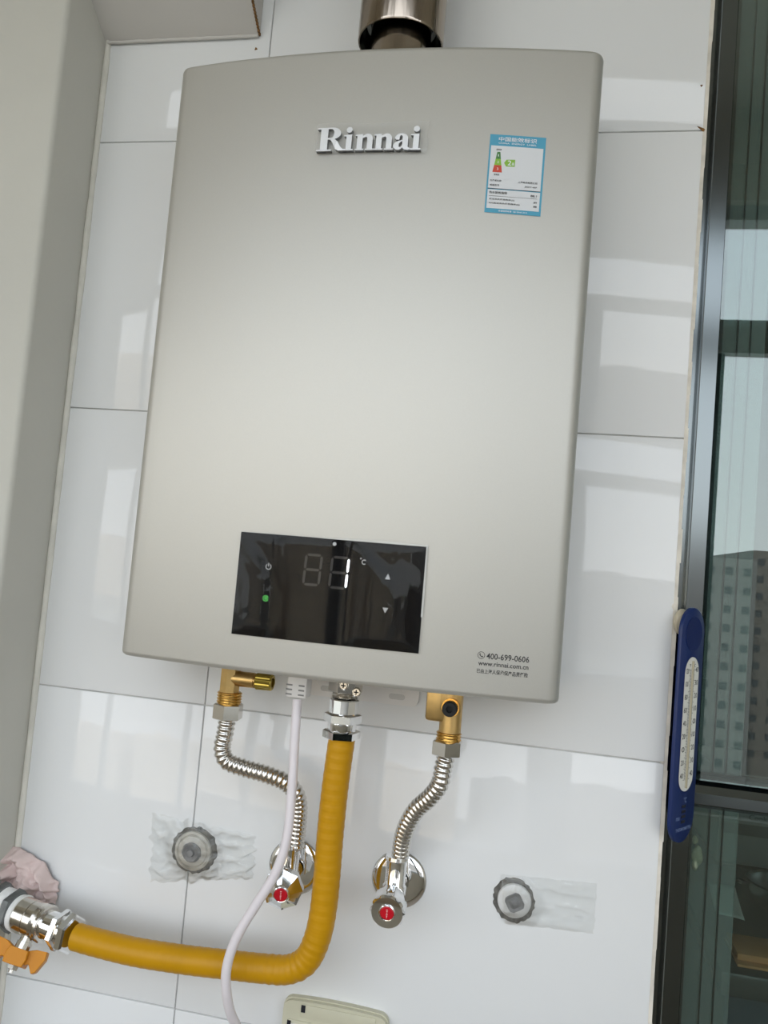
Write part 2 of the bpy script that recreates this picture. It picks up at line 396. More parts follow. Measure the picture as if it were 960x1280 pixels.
# kitchen beyond the glass
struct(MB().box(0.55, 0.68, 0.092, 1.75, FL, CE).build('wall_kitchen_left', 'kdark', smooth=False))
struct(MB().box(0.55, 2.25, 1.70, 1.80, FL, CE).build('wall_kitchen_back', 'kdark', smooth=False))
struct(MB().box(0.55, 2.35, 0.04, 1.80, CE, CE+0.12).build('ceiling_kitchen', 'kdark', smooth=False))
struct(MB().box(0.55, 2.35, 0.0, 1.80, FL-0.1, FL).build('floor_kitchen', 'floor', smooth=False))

# ================================================================== WATER HEATER
CX, HW, HZ0, HZ1 = 0.3475, 0.1957, 0.3565, 0.9130
def yf(x): return -0.1240 + 0.0145*((x-CX)/0.185)**2
def onf(u, v, w=0.0): return Vector((u, yf(u) - w, v))
heater = thing('water_heater', (CX, 0.0, HZ0), 'champagne silver gas water heater with black display hanging on the white tiled wall', 'water heater')
r = 0.012; th = 0.154
half = []
for i in range(17):
    half.append((0.1856*i/16, yf(CX + 0.1856*i/16)))
cyr = yf(CX+0.1856) + r*math.cos(th)
for k in range(1, 9):
    a = th + (PI/2-th)*k/8
    half.append((HW - r + r*math.sin(a), cyr - r*math.cos(a)))
half.append((HW, -0.030))
prof = [(CX-x, y) for x, y in reversed(half)] + [(CX+x, y) for x, y in half[1:]]
cxp, cyp = CX, -0.07
mb = MB(); levels = [(HZ0, 0.0045), (HZ0+0.0006, 0.0022), (HZ0+0.0022, 0.0006), (HZ0+0.0045, 0), (HZ1-0.0045, 0), (HZ1-0.0022, 0.0006), (HZ1-0.0006, 0.0022), (HZ1, 0.0045)]
N = len(prof); vs = []
for z, ins in levels:
    for x, y in prof:
        dx = -ins if x > CX+HW-0.012 else (ins if x < CX-HW+0.012 else -ins*(x-CX)/HW)
        vs.append(Vector((x+dx, y + (ins if y < -0.05 else 0), z)))
fs = [(k*N+i, k*N+(i+1) % N, (k+1)*N+(i+1) % N, (k+1)*N+i) for k in range(len(levels)-1) for i in range(N)]
fs += [tuple(range(N-1, -1, -1)), tuple((len(levels)-1)*N+i for i in range(N))]
mb.add(vs, fs).build('front_cover', 'heater', heater, ang=40)
MB().box(CX-HW+0.004, CX+HW-0.004, -0.034, -0.001, HZ0+0.004, HZ1-0.004).build('back_housing', 'heater_back', heater, smooth=False)

# --- brand lettering
def ell(cx, cy, rx, ry, a0, a1, n): return [(cx+rx*math.cos(a0+(a1-a0)*i/n), cy+ry*math.sin(a0+(a1-a0)*i/n)) for i in range(n+1)]
def rect(x0, x1, y0, y1): return [(x0, y0), (x1, y0), (x1, y1), (x0, y1)]
def L_R():
    sh = [rect(0.0, 0.58, 0, 0.065), rect(0.0, 0.60, 0.935, 1.0), rect(0.14, 0.42, 0.05, 0.95)]
    sh.append([(0.40, 1.0)] + list(reversed(ell(0.58, 0.745, 0.34, 0.255, -PI/2, PI/2, 14))) + [(0.40, 0.49), (0.40, 0.555)] + ell(0.54, 0.745, 0.115, 0.19, -PI/2, PI/2, 12) + [(0.40, 0.935)])
    sh.append([(0.44, 0.53), (0.66, 0.53), (0.80, 0.40), (0.93, 0.16), (1.02, 0.07), (1.12, 0.06), (1.12, 0.0), (0.86, 0.0), (0.74, 0.06), (0.60, 0.36), (0.52, 0.48), (0.44, 0.48)])
    return sh
def L_i():
    return [rect(0.0, 0.42, 0, 0.06), [(0.0, 0.60), (0.10, 0.60), (0.10, 0.04), (0.33, 0.04), (0.33, 0.68), (0.0, 0.655)], ell(0.21, 0.875, 0.125, 0.125, 0, 2*PI*15/16, 15)]
def L_n():
    return [rect(0.0, 0.38, 0, 0.06), rect(0.43, 0.80, 0, 0.06), [(0.0, 0.60), (0.08, 0.60), (0.08, 0.04), (0.31, 0.04), (0.31, 0.68), (0.0, 0.655)],
            [(0.29, 0.50), (0.29, 0.60)] + list(reversed(ell(0.52, 0.46, 0.21, 0.23, 0, PI*0.72, 10))) + [(0.73, 0.04), (0.50, 0.04), (0.50, 0.44)] + ell(0.45, 0.44, 0.05, 0.12, 0, PI*0.6, 6)]
def L_a():
    return [[(0.05, 0.50)] + list(reversed(ell(0.33, 0.46, 0.27, 0.23, 0, PI*0.85, 12))) + [(0.60, 0.12), (0.70, 0.06), (0.72, 0.02), (0.60, -0.01), (0.46, 0.01), (0.37, 0.10), (0.37, 0.46)] + ell(0.31, 0.50, 0.06, 0.11, 0, PI, 6) + [(0.24, 0.42), (0.12, 0.42)],
            [(0.38, 0.42), (0.20, 0.37), (0.06, 0.29)] + ell(0.20, 0.165, 0.19, 0.175, PI*0.85, PI*1.9, 10) + [(0.38, 0.14), (0.38, 0.20), (0.30, 0.10), (0.24, 0.12), (0.23, 0.24), (0.28, 0.31), (0.38, 0.36)]]
LX0, LX1, LZ0, LZ1 = 0.3006, 0.3945, 0.8162, 0.8375
specs = [(L_R, 0.0, 1.10), (L_i, 1.15, 1.0), (L_n, 1.63, 1.0), (L_n, 2.42, 1.0), (L_a, 3.21, 1.0), (L_i, 3.92, 1.0)]
su = (LX1-LX0)/4.36; sv = LZ1-LZ0
for fn_, ox, sc in specs:
    mb = MB(); mb.side = 1
    for q, sh in enumerate(fn_()):
        mb.poly([(LX0 + (ox+p[0]*sc)*su, LZ0 + p[1]*sv) for p in sh], lambda u, v, w, q=q: onf(u, v, 0.0003+w), 0.0040 + q*0.00004)
    mb.build('logo_letter', ['logo_face', 'logo_side'], heater, smooth=False, recalc=False)
MB().grid(12, 4, lambda a, b: onf(0.302+a*0.094, 0.8135+b*0.0225, 0.00015)).build('logo_backing', 'logo_side', heater) if False else None
tag(MB().grid(16, 5, lambda a, b: onf(0.299+a*0.101 + 0.001*math.sin(b*7), 0.8150+b*0.026 + (0.0012*math.sin(a*9) if b > 0.9 else 0), 0.0046 + 0.0005*noise.noise(Vector((a*6, b*3, 0))))).build('logo_film', 'film', heater), 'clear film over the lettering')

# --- energy label
EX0, EX1, EZ0, EZ1 = 0.4524, 0.4996, 0.7642, 0.8332
def ef(u, v, w=0.0):      # u left-right, v top-down
    x = EX0 + u*(EX1-EX0); z = EZ1 - v*(EZ1-EZ0) - 0.0016*u
    return onf(x, z, w)
lab = MB().grid(10, 2, lambda a, b: ef(a, 1-b, 0.0004)).build('energy_label', 'stk_blue', heater)
tag(lab, 'blue and white energy rating sticker')
sheet = lambda u0, u1, v0, v1, m, nm, w=0.0006: MB().grid(6, 1, lambda a, b: ef(u0+a*(u1-u0), v1+b*(v0-v1), w)).build(nm, m, lab)
sheet(0.03, 0.965, 0.145, 0.690, 'stk_white', 'label_field'); sheet(0.03, 0.965, 0.705, 0.945, 'stk_white', 'label_field')
def epoly(pts, m, nm):
    MB().poly(pts, lambda u, v, w: ef(u, v, 0.0007+w), 0.00008).build(nm, m, lab, smooth=False)
epoly([(0.150, 0.225), (0.205, 0.225), (0.222, 0.315), (0.130, 0.315)], 'stk_dg', 'rating_band')
epoly([(0.130, 0.315), (0.222, 0.315), (0.240, 0.395), (0.110, 0.395)], 'stk_lg', 'rating_band')
epoly([(0.110, 0.395), (0.240, 0.395), (0.258, 0.485), (0.088, 0.485)], 'stk_red', 'rating_band')
epoly([(0.285, 0.360), (0.325, 0.318), (0.480, 0.312), (0.480, 0.402), (0.325, 0.404)], 'stk_lg', 'rating_arrow')
def etext(items, m, nm, w=0.0009):
    for sx_, u0, u1, v0, v1 in items: text(MB(), sx_, u0, u1, v1, v0, ef, w).build(nm, m, lab, smooth=False, recalc=False)
etext([('中国能效标识', 0.16, 0.84, 0.030, 0.088), ('CHINA  ENERGY  LABEL', 0.16, 0.84, 0.102, 0.122), ('2', 0.350, 0.415, 0.326, 0.390), ('级', 0.425, 0.468, 0.350, 0.390),
       ('1', 0.168, 0.182, 0.255, 0.285), ('2', 0.165, 0.190, 0.340, 0.370), ('3', 0.165, 0.190, 0.428, 0.458), ('依据国家标准  GB 20665-2015', 0.25, 0.76, 0.962, 0.984)], 'white_ink', 'label_print')
etext([('能效高', 0.13, 0.225, 0.185, 0.207), ('能效低', 0.12, 0.215, 0.505, 0.527), ('生产者名称', 0.06, 0.26, 0.580, 0.604), ('规格型号', 0.06, 0.23, 0.638, 0.662),
       ('上海林内有限公司', 0.56, 0.90, 0.580, 0.606), ('JSQ31-66F', 0.68, 0.90, 0.636, 0.660), ('热水能效指标', 0.06, 0.38, 0.728, 0.760), ('88.1', 0.80, 0.91, 0.742, 0.768),
       ('额定热负荷热效率(%)', 0.07, 0.52, 0.818, 0.842), ('50%额定热负荷热效率(%)', 0.07, 0.62, 0.868, 0.892), ('89', 0.86, 0.92, 0.826, 0.850), ('88', 0.86, 0.92, 0.876, 0.900)], 'ink', 'label_print')
epoly([(0.06, 0.786), (0.92, 0.786), (0.92, 0.790), (0.06, 0.790)], 'ink', 'label_rule'); epoly([(0.03, 0.690), (0.965, 0.690), (0.965, 0.697), (0.03, 0.697)], 'ink', 'label_rule')

# --- print at the lower right of the cover
for sx_, u0, u1, v0, v1 in (('400-699-0606', 0.4828, 0.5172, 0.3888, 0.3938), ('www.rinnai.com.cn', 0.4765, 0.5170, 0.3832, 0.3868), ('已由上海人保承保产品责任险', 0.4757, 0.5170, 0.3768, 0.3806)):
    text(MB(), sx_, u0, u1, v0, v1, onf, 0.0003).build('service_print', 'ink', heater, smooth=False, recalc=False)
mb = MB(); c0, c1 = 0.4785, 0.3915
ring_ = lambda ro, ri, n=20: [((c0+ro*math.cos(2*PI*i/n), c1+ro*math.sin(2*PI*i/n)), (c0+ri*math.cos(2*PI*i/n), c1+ri*math.sin(2*PI*i/n))) for i in range(n)]
rg = ring_(0.0030, 0.0026); n = len(rg)
mb.add([onf(*p[k], 0.0003) for p in rg for k in (0, 1)], [(2*i, 2*i+1, (2*i+3) % (2*n), (2*i+2) % (2*n)) for i in range(n)])
mb.poly([(c0-0.0016, c1+0.0012), (c0-0.0008, c1+0.0015), (c0-0.0005, c1+0.0006), (c0-0.0008, c1+0.0002), (c0+0.0003, c1-0.0008), (c0+0.0008, c1-0.0004), (c0+0.0016, c1-0.0008), (c0+0.0013, c1-0.0016), (c0+0.0004, c1-0.0016), (c0-0.0013, c1-0.0002)], lambda u, v, w: onf(u, v, 0.00028+w), 0.00005)
mb.build('telephone_symbol', 'ink', heater, smooth=False)

# --- control panel
PX0, PX1, PZ0, PZ1 = 0.2637, 0.4274, 0.3879, 0.4763
mb = MB(); ng = 20
def pslab(u, v, w): return onf(u, v, w)
mb.grid(ng, 4, lambda a, b: onf(PX0+a*(PX1-PX0), PZ0+b*(PZ1-PZ0), 0.0012))
bot = [onf(PX0+i/ng*(PX1-PX0), PZ0, 0.0012) for i in range(ng+1)]; bob = [onf(PX0+i/ng*(PX1-PX0), PZ0, -0.001) for i in range(ng+1)]
for vz in (PZ0, PZ1):
    a = [onf(PX0+i/ng*(PX1-PX0), vz, 0.0012) for i in range(ng+1)] + [onf(PX0+i/ng*(PX1-PX0), vz, -0.001) for i in range(ng+1)]
    mb.add(a, [(i, i+1, ng+2+i, ng+1+i) for i in range(ng)])
for ux_ in (PX0, PX1):
    mb.add([onf(ux_, PZ0, 0.0012), onf(ux_, PZ1, 0.0012), onf(ux_, PZ1, -0.001), onf(ux_, PZ0, -0.001)], [(0, 1, 2, 3)])
panel = mb.build('control_panel', 'black_glass', heater)
tag(panel, 'glossy black display panel reading 1')
pw = 0.0014
def seg_digit(x0, x1, z0, z1, on, sl=0.0):
    t = 0.0021; zm = (z0+z1)/2; g = 0.0005
    def hz(z): return [(x0+t*0.6+g, z), (x0+t*1.1+g, z+t/2), (x1-t*1.1-g, z+t/2), (x1-t*0.6-g, z), (x1-t*1.1-g, z-t/2), (x0+t*1.1+g, z-t/2)]
    def vt(x, a, b): return [(x, a+g), (x+t/2, a+t*0.6+g), (x+t/2, b-t*0.6-g), (x, b-g), (x-t/2, b-t*0.6-g), (x-t/2, a+t*0.6+g)]
    segs = [hz(z1-t/2), hz(zm), hz(z0+t/2), vt(x0+t/2, zm, z1-t/2), vt(x0+t/2, z0+t/2, zm), vt(x1-t/2, zm, z1-t/2), vt(x1-t/2, z0+t/2, zm)]
    for k, q in enumerate(segs):
        MB().poly([(p[0]+sl*(p[1]-z0), p[1]) for p in q], lambda u, v, w: onf(u, v, pw+w), 0.00006).build('display_segment', 'lit' if k in on else 'ghost', panel, smooth=False)
seg_digit(0.3235, 0.3392, 0.4352, 0.4625, (), 0.03)
seg_digit(0.3465, 0.3628, 0.4345, 0.4622, (5, 6), 0.03)
def icon(nm, m, polys, rings=()):
    mb = MB()
    for q in polys: mb.poly(q, lambda u, v, w: onf(u, v, pw+w), 0.00006)
    for (a, b, ro, ri, t0, t1) in rings:
        k = 24
        vs = []
        for i in range(k+1):
            t = t0+(t1-t0)*i/k
            vs += [onf(a+ro*math.cos(t), b+ro*math.sin(t), pw), onf(a+ri*math.cos(t), b+ri*math.sin(t), pw)]
        mb.add(vs, [(2*i, 2*i+1, 2*i+3, 2*i+2) for i in range(k)])
    mb.build(nm, m, panel, smooth=False)
icon('power_symbol', 'icon', [rect(0.2918, 0.2924, 0.4484, 0.4514)], [(0.2921, 0.4482, 0.0026, 0.0020, PI*0.68, PI*2.32)])
icon('eco_symbol', 'green', [ell(0.2925, 0.4212, 0.0010, 0.0010, 0, 2*PI*9/10, 9)], [(0.2922, 0.4210, 0.0027, 0.0019, 0.3, PI*1.9), (0.2925, 0.4212, 0.0016, 0.0012, 0, 2*PI)])
icon('celsius_symbol', 'icon', [], [(0.3758, 0.4590, 0.0021, 0.0015, PI*0.28, PI*1.72), (0.3728, 0.4618, 0.0007, 0.0004, 0, 2*PI)])
icon('up_arrow', 'icon', [[(0.3946, 0.4464), (0.3990, 0.4464), (0.3968, 0.4512)]])
icon('down_arrow', 'icon', [[(0.3946, 0.4228), (0.3994, 0.4228), (0.3970, 0.4184)]])
icon('sensor_dot', 'icon', [ell(0.3490, 0.4722, 0.0016, 0.0016, 0, 2*PI*11/12, 11)])
def ss(t): t = max(0.0, min(1.0, t)); return t*t*(3-2*t)
def wr(a, b):
    k = min(1, min(a, 1-a, b, 1-b)*11)
    side = max(0, 1-abs(a-0.15)*8) + max(0, 1-abs(a-0.86)*6)
    x, z = a*5, b*2.6
    d = abs(noise.noise(Vector((x*0.9+z*0.5, z*0.9-x*0.35, 1.7)))) + 0.35*abs(noise.noise(Vector((x*2.3-z, z*2.0+x, 4.2))))
    h = side*0.0014*d
    # broad folds: the film leans back where it steps down
    br = 0.97 - 1.75*(a-0.64) if a < 0.80 else 0.69 - 0.35*(a-0.80)
    wd_ = 0.05 + 0.14*ss((a-0.62)/0.38)
    h += 0.0023*ss((a-0.60)/0.15)*(1-ss((b-br+wd_)/(2*wd_)))
    bl = 0.98 - 2.0*a
    h += 0.0020*(1-ss((a-0.14)/0.08))*(1-ss((b-bl+0.1)/0.2))
    h += 0.0011*ss((b-0.55)/0.3)*math.exp(-((a-0.245-0.03*math.sin(b*5))/0.03)**2)
    h += 0.0009*math.exp(-((a-0.80-0.05*math.sin(b*4))/0.018)**2)*ss((0.75-b)/0.3)
    return 0.0016 + k*(0.0002 + h)
fm = MB().grid(90, 48, lambda a, b: onf(PX0-0.0006+a*(PX1-PX0+0.0022), PZ0-0.0002+b*(PZ1-PZ0+0.0016), wr(a, b))).build('panel_film', 'film_panel', heater)
tag(fm, 'wrinkled clear protective film')
MB().grid(20, 1, lambda a, b: onf(PX0+0.075+a*0.0895, PZ1-0.0003+b*(0.0006+0.0022*a*(1-a)*2+0.0005*a), 0.0020)).grid(2, 12, lambda a, b: onf(PX1-0.0004+a*(0.0018-0.0008*b), PZ0+0.030+b*0.058, 0.0020)).build('film_edge', 'film_rim', heater)

# --- fittings underneath
YD = -0.060
fit = MB()
tag(MB().lathe([(0, 0.0090), (0.0005, 0.0096), (0.024, 0.0096), (0.024, 0.0080), (0.055, 0.0080)], (0.2430, YD, 0.3268), (0, 0, 1), 8).build('water_inlet', 'brass', heater, ang=30), 'matte brass inlet elbow')
fit = bpy.data.objects['water_inlet']
MB().lathe([(0, 0.0072), (0.0235, 0.0070), (0.0235, 0.0058), (0.0262, 0.0058)], (0.2440, YD-0.001, 0.3405), (1, 0, 0), 24).build('drain_arm', 'brass', fit)
MB().lathe([(0, 0.0068), (0.001, 0.0076), (0.015, 0.0076), (0.0162, 0.0066), (0.0162, 0.0045), (0.012, 0.0045)], (0.2690, YD-0.001, 0.3405), (1, 0, 0), 40, rmod=lambda t, k: 1+(0.05 if 0 < k < 3 else 0)*math.sin(t*20+k*1.5)).build('knurled_cap', 'brass_y', fit, ang=20)
def threads(x, y, z0, z1, r, parent, pitch=0.0026):
    pr = [(0, r*0.9)]; k = 0; n = int((z1-z0)/pitch)
    for i in range(n):
        pr += [(pitch*i+pitch*0.15, r*0.92), (pitch*i+pitch*0.45, r), (pitch*i+pitch*0.65, r), (pitch*(i+0.95), r*0.92)]
    MB().lathe(pr, (x, y, z0), (0, 0, 1), 28).build('thread', 'brass_t', parent, ang=60)
threads(0.2438, YD, 0.3145, 0.3282, 0.0116, fit)
# outlet
outl = tag(MB().lathe([(0, 0.0090), (0.0005, 0.0098), (0.045, 0.0098)], (0.4523, YD, 0.3140), (0, 0, 1), 28).build('water_outlet', 'brass', heater), 'matte brass outlet with dark drain plug')
MB().box(0.4300, 0.4500, YD-0.008, YD+0.008, 0.3245, 0.365, bev=0.003).box(0.4420, 0.4618, YD-0.0085, YD+0.008, 0.334, 0.365, bev=0.002).build('outlet_block', 'brass', outl)
MB().lathe([(0, 0.0078), (0.010, 0.0078), (0.010, 0.0070), (0.013, 0.0070)], (0.4528, YD-0.006, 0.3395), (0, -1, 0), 28).build('drain_boss', 'brass_t', outl)
MB().lathe([(0, 0.0066), (0.005, 0.0066), (0.006, 0.0058), (0.006, 0.0030), (0.002, 0.0028)], (0.4528, YD-0.018, 0.3392), (0, -1, 0), 28).build('drain_plug', mat('dark_rubber_plug', (0.035, 0.022, 0.016), 0.5).name if False else 'gasket', outl)
threads(0.4518, YD, 0.3055, 0.3160, 0.0112, outl)
# gas inlet
gi = tag(MB().hexa((0.3544, YD, 0.3395), (0, 0, 1), 0.022, 0.0155, 0.3).build('gas_inlet', 'nickel', heater), 'nickel gas inlet with screws')
MB().lathe([(0, 0.0112), (0.0012, 0.0120), (0.0024, 0.0112), (0.0036, 0.0120), (0.0048, 0.0112), (0.006, 0.0120)], (0.3546, YD, 0.3345), (0, 0, 1), 28).build('thread', 'nickel', gi, ang=60)
for sx_, sy_, sz_ in ((0.3560, YD-0.0165, 0.3478), (0.3672, YD-0.012, 0.3425)):
    sc = MB().lathe([(0, 0.0042), (0.002, 0.0042), (0.003, 0.0032)], (sx_, sy_+0.003, sz_), (0, -1, 0.0), 20).build('screw', 'nickel', gi)
    MB().box(sx_-0.0022, sx_+0.0022, sy_-0.0003, sy_+0.0005, sz_-0.0005, sz_+0.0005).box(sx_-0.0005, sx_+0.0005, sy_-0.0003, sy_+0.0005, sz_-0.0022, sz_+0.0022).build('screw_slot', 'dark', sc, smooth=False)
# mounting plate with slot
def rrect(x0, x1, z0, z1, r, n=6):
    p = []
    for cx_, cz_, a in ((x1-r, z1-r, 0), (x0+r, z1-r, PI/2), (x0+r, z0+r, PI), (x1-r, z0+r, 1.5*PI)):
        p += [(cx_+r*math.cos(a+PI/2*i/n), cz_+r*math.sin(a+PI/2*i/n)) for i in range(n+1)]
    return p
br = MB().poly(rrect(0.285, 0.4145, 0.3238, 0.375, 0.007), lambda u, v, w: Vector((u, -0.0005-w, v)), 0.0025).build('mounting_plate', 'whiteplastic', heater, ang=30)
for xa, xb in ((0.3852, 0.4010), (0.316, 0.330)):
    MB().poly(rrect(xa, xb, 0.3290, 0.3344, 0.0026), lambda u, v, w: Vector((u, -0.0029-w, v)), 0.0003).build('plate_slot', 'heater_back', br)
# cable entry
pg = tag(MB().box(0.3015, 0.3205, YD-0.010, YD+0.008, 0.3305, 0.362, bev=0.002).build('cable_entry', 'whiteplastic', heater), 'white ribbed cable entry')
for k in range(3):
    z = 0.3330+0.0042*k
    for xa, xb in ((0.3012, 0.3070), (0.3130, 0.3185)):
        MB().box(xa, xb, YD-0.0104, YD-0.0085, z, z+0.0014).build('entry_slot', 'appl', pg, smooth=False)

# ================================================================== PIPES AND HOSES
# flue: outer pipe slipped over the narrower collar
fp = thing('flue_pipe', (0.3540, -0.065, HZ1), 'polished steel flue pipe rising from the top of the heater', 'pipe')
FX = 0.3540
MB().lathe([(0.006, 0.0375), (0.0, 0.0392), (0.0, 0.0404), (0.002, 0.0410), (0.70, 0.0410)], (FX, -0.065, 0.9535), (0, 0, 1), 56, cap0=False).build('outer_pipe', 'flue', fp)
MB().lathe([(-0.0045, 0.0390), (0.004, 0.0350), (0.012, 0.0335), (0.013, 0.0296), (0.05, 0.0294)], (FX, -0.065, 0.9585), (0, 0, 1), 48, cap0=False, cap1=False).build('inner_liner', 'liner', fp)
MB().lathe([(-0.003, 0.0288), (0.06, 0.0288)], (FX, -0.065, HZ1+0.0005), (0, 0, 1), 48).build('collar', 'flue', fp)

def corrugated(path, r, pitch=0.0047, amp=0.14):
    p, L = resample(catmull(path, 14), pitch/6)
    n = len(p); rad = [r*(1 - amp*(0.5-0.5*math.cos(2*PI*(i*L/(n-1))/pitch))**1.0) for i in range(n)]
    return MB().tube(p, rad, 22)
h1 = thing('water_hose', (0.2436, -0.06, 0.19), 'corrugated steel hose from the brass inlet with two bends, passing behind the white cord', 'hose', 'corrugated water hoses')
H1 = [(0.2438, -0.06, 0.3030), (0.2428, -0.06, 0.2877), (0.2415, -0.06, 0.2750), (0.2470, -0.059, 0.2635), (0.2641, -0.056, 0.2583), (0.2834, -0.052, 0.2545), (0.3000, -0.047, 0.2490), (0.3095, -0.042, 0.2405), (0.3135, -0.036, 0.2270), (0.3130, -0.030, 0.2060), (0.3115, -0.025, 0.1835)]
corrugated(H1, 0.0084).build('corrugated_tube', 'steel', h1, ang=80)
MB().hexa((0.2437, YD, 0.3020), (0, 0, 1), 0.0148, 0.0142, 0.62).build('union_nut', 'nickel', h1, ang=25)
h2 = thing('water_hose', (0.4509, -0.06, 0.18), 'corrugated steel hose with one gentle bend under the brass outlet with the dark plug', 'hose', 'corrugated water hoses')
H2 = [(0.4511, -0.06, 0.2965), (0.4491, -0.06, 0.2838), (0.4470, -0.059, 0.2690), (0.4385, -0.054, 0.2548), (0.4268, -0.047, 0.2410), (0.4185, -0.040, 0.2240), (0.4140, -0.032, 0.2070), (0.4122, -0.025, 0.1885)]
corrugated(H2, 0.0084).build('corrugated_tube', 'steel', h2, ang=80)
MB().hexa((0.4513, YD, 0.2950), (0, 0, 1), 0.0135, 0.0142, 0.50).build('union_nut', 'chrome', h2, ang=25)

# angle valves
def angle_valve(x, z, label, hand, hpos, facet, zt):
    t = thing('angle_valve', (x, 0, z), label, 'valve', 'chrome angle valves')
    MB().lathe([(0, 0.0262), (0.001, 0.0266), (0.0030, 0.0252), (0.0040, 0.0200), (0.0052, 0.0130)], (x, -0.0003, z), (0, -1, 0), 48).build('escutcheon', 'chrome', t, ang=50)
    MB().lathe([(0, 0.0098), (0.020, 0.0098)], (x, -0.008, z), (0, -1, 0), 28).build('valve_inlet', 'chrome', t)
    b = MB().lathe([(-0.012, 0.0060), (-0.011, 0.0105), (0.004, 0.0112), (0.006, 0.0098), (zt-z-0.004, 0.0098), (zt-z-0.003, 0.0108), (zt-z, 0.0104)], (x, -0.025, z), (0, 0, 1), 28)
    b.build('valve_body', 'chrome', t, ang=40)
    # stem and handle
    p0 = Vector((x, -0.030, z)); p1 = Vector(hpos); ax = (p1-p0).normalized()
    MB().lathe([(0, 0.0085), (0.006, 0.0085), (0.007, 0.0062), (0.016, 0.0062)], p0 - ax*0.004, ax, 24).build('stem', 'chrome', t)
    Ld = (p1-p0).length
    n = 48
    if facet:
        n = 16
        rm = lambda th, k: 1.0 - (0.09 if (k in (2, 3) and int(round(th/(PI/8))) % 2) else 0)
        pr = [(0, 0.0085), (0.0015, 0.0120), (0.006, 0.0192), (0.0135, 0.0192), (0.0205, 0.0088), (0.0215, 0.0078)]
    else:
        rm = lambda th, k: 1.0 - (0.07*(0.5-0.5*math.cos(10*th)) if k in (2, 3, 4) else 0)
        pr = [(0, 0.0085), (0.0015, 0.0135), (0.006, 0.0155), (0.018, 0.0160), (0.0215, 0.0158), (0.0235, 0.0140), (0.0230, 0.0080)]
    hl = pr[-1][0]
    hb = MB().lathe(pr, p1 - ax*hl, ax, n, rmod=rm).build('handle', 'chrome', t, ang=12 if facet else 28)
    cp = MB().lathe([(-0.002, 0.0064), (0.0008, 0.0064), (0.0014, 0.0056)], p1, ax, 28).build('red_cap', 'red', hb)
    tag(cp, 'red cap')
    e1 = Vector((0, 0, 1)) - ax*ax.z; e1.normalize(); e2 = ax.cross(e1)
    mb = MB()
    for k in range(6):
        q = p1 + ax*0.00145
        a = -0.0040+0.0014*k
        wv = 0.0008 + 0.0004*((k*7) % 3)
        mb.add([q + e1*a + e2*(-wv*0.5), q + e1*a + e2*wv*0.5, q + e1*(a+0.0008) + e2*wv*0.5, q + e1*(a+0.0008) - e2*wv*0.5], [(0, 1, 2, 3)])
    mb.build('cap_print', 'redprint', hb, smooth=False)
    MB().lathe([(0, 0.0064), (0.0011, 0.0074), (0.0016, 0.0068), (0.0014, 0.0063)], p1 - ax*0.0003, ax, 28, cap0=False, cap1=False).build('cap_ring', 'chrome', hb)
angle_valve(0.3060, 0.1560, 'chrome angle valve with an eight-sided knob, half hidden by the yellow hose', None, (0.3112, -0.060, 0.1525), True, 0.1865)
angle_valve(0.4095, 0.1600, 'chrome angle valve with a fluted round knob, clear to the right of the yellow hose', None, (0.4105, -0.065, 0.1545), False, 0.1905)

# gas hose
gh = thing('gas_hose', (0.3553, -0.06, 0.09), 'thick yellow gas hose curving from the heater down to the valve at lower left', 'hose')
GP = [(0.3553, -0.06, 0.3010), (0.3540, -0.06, 0.2784), (0.3527, -0.06, 0.2496), (0.3521, -0.06, 0.214), (0.3524, -0.06, 0.1789), (0.3520, -0.06, 0.1472), (0.3487, -0.06, 0.1208), (0.3405, -0.06, 0.1000), (0.3250, -0.06, 0.0890), (0.3016, -0.06, 0.0855), (0.2711, -0.06, 0.0832), (0.2244, -0.06, 0.0800), (0.1763, -0.06, 0.0784), (0.1339, -0.058, 0.0791), (0.1120, -0.057, 0.0802)]
p, L = resample(catmull(GP, 14), 0.0011); nn = len(p)
rad = []
for i in range(nn):
    s_ = i*L/(nn-1)
    bend = math.exp(-((s_-0.215)/0.035)**2)
    rad.append(0.01215*(1 + 0.010*math.sin(2*PI*s_/0.0088) + 0.006*math.sin(2*PI*s_/0.0031+1) + bend*0.022*math.sin(2*PI*s_/0.0066)))
MB().tube(p, rad, 32).build('yellow_tube', 'yellow', gh, ang=80)
ax = (0.0, 0.0, 1.0)
gx = 0.3545
MB().hexa((gx-0.0002, YD, 0.2975), ax, 0.0085, 0.0172, 0.30).build('hex_nut', 'chrome', gh, ang=25)
MB().lathe([(0, 0.0128), (0.001, 0.0134), (0.008, 0.0134)], (gx-0.0002, YD, 0.3050), ax, 32).build('sleeve', 'chrome', gh)
MB().hexa((gx-0.0002, YD, 0.3120), ax, 0.0090, 0.0172, 0.12).build('hex_nut', 'chrome', gh, ang=25)
MB().lathe([(0, 0.0130), (0.001, 0.0136), (0.0125, 0.0136), (0.0135, 0.0128)], (gx, YD, 0.3205), ax, 12).build('sleeve', 'chrome', gh, ang=20)

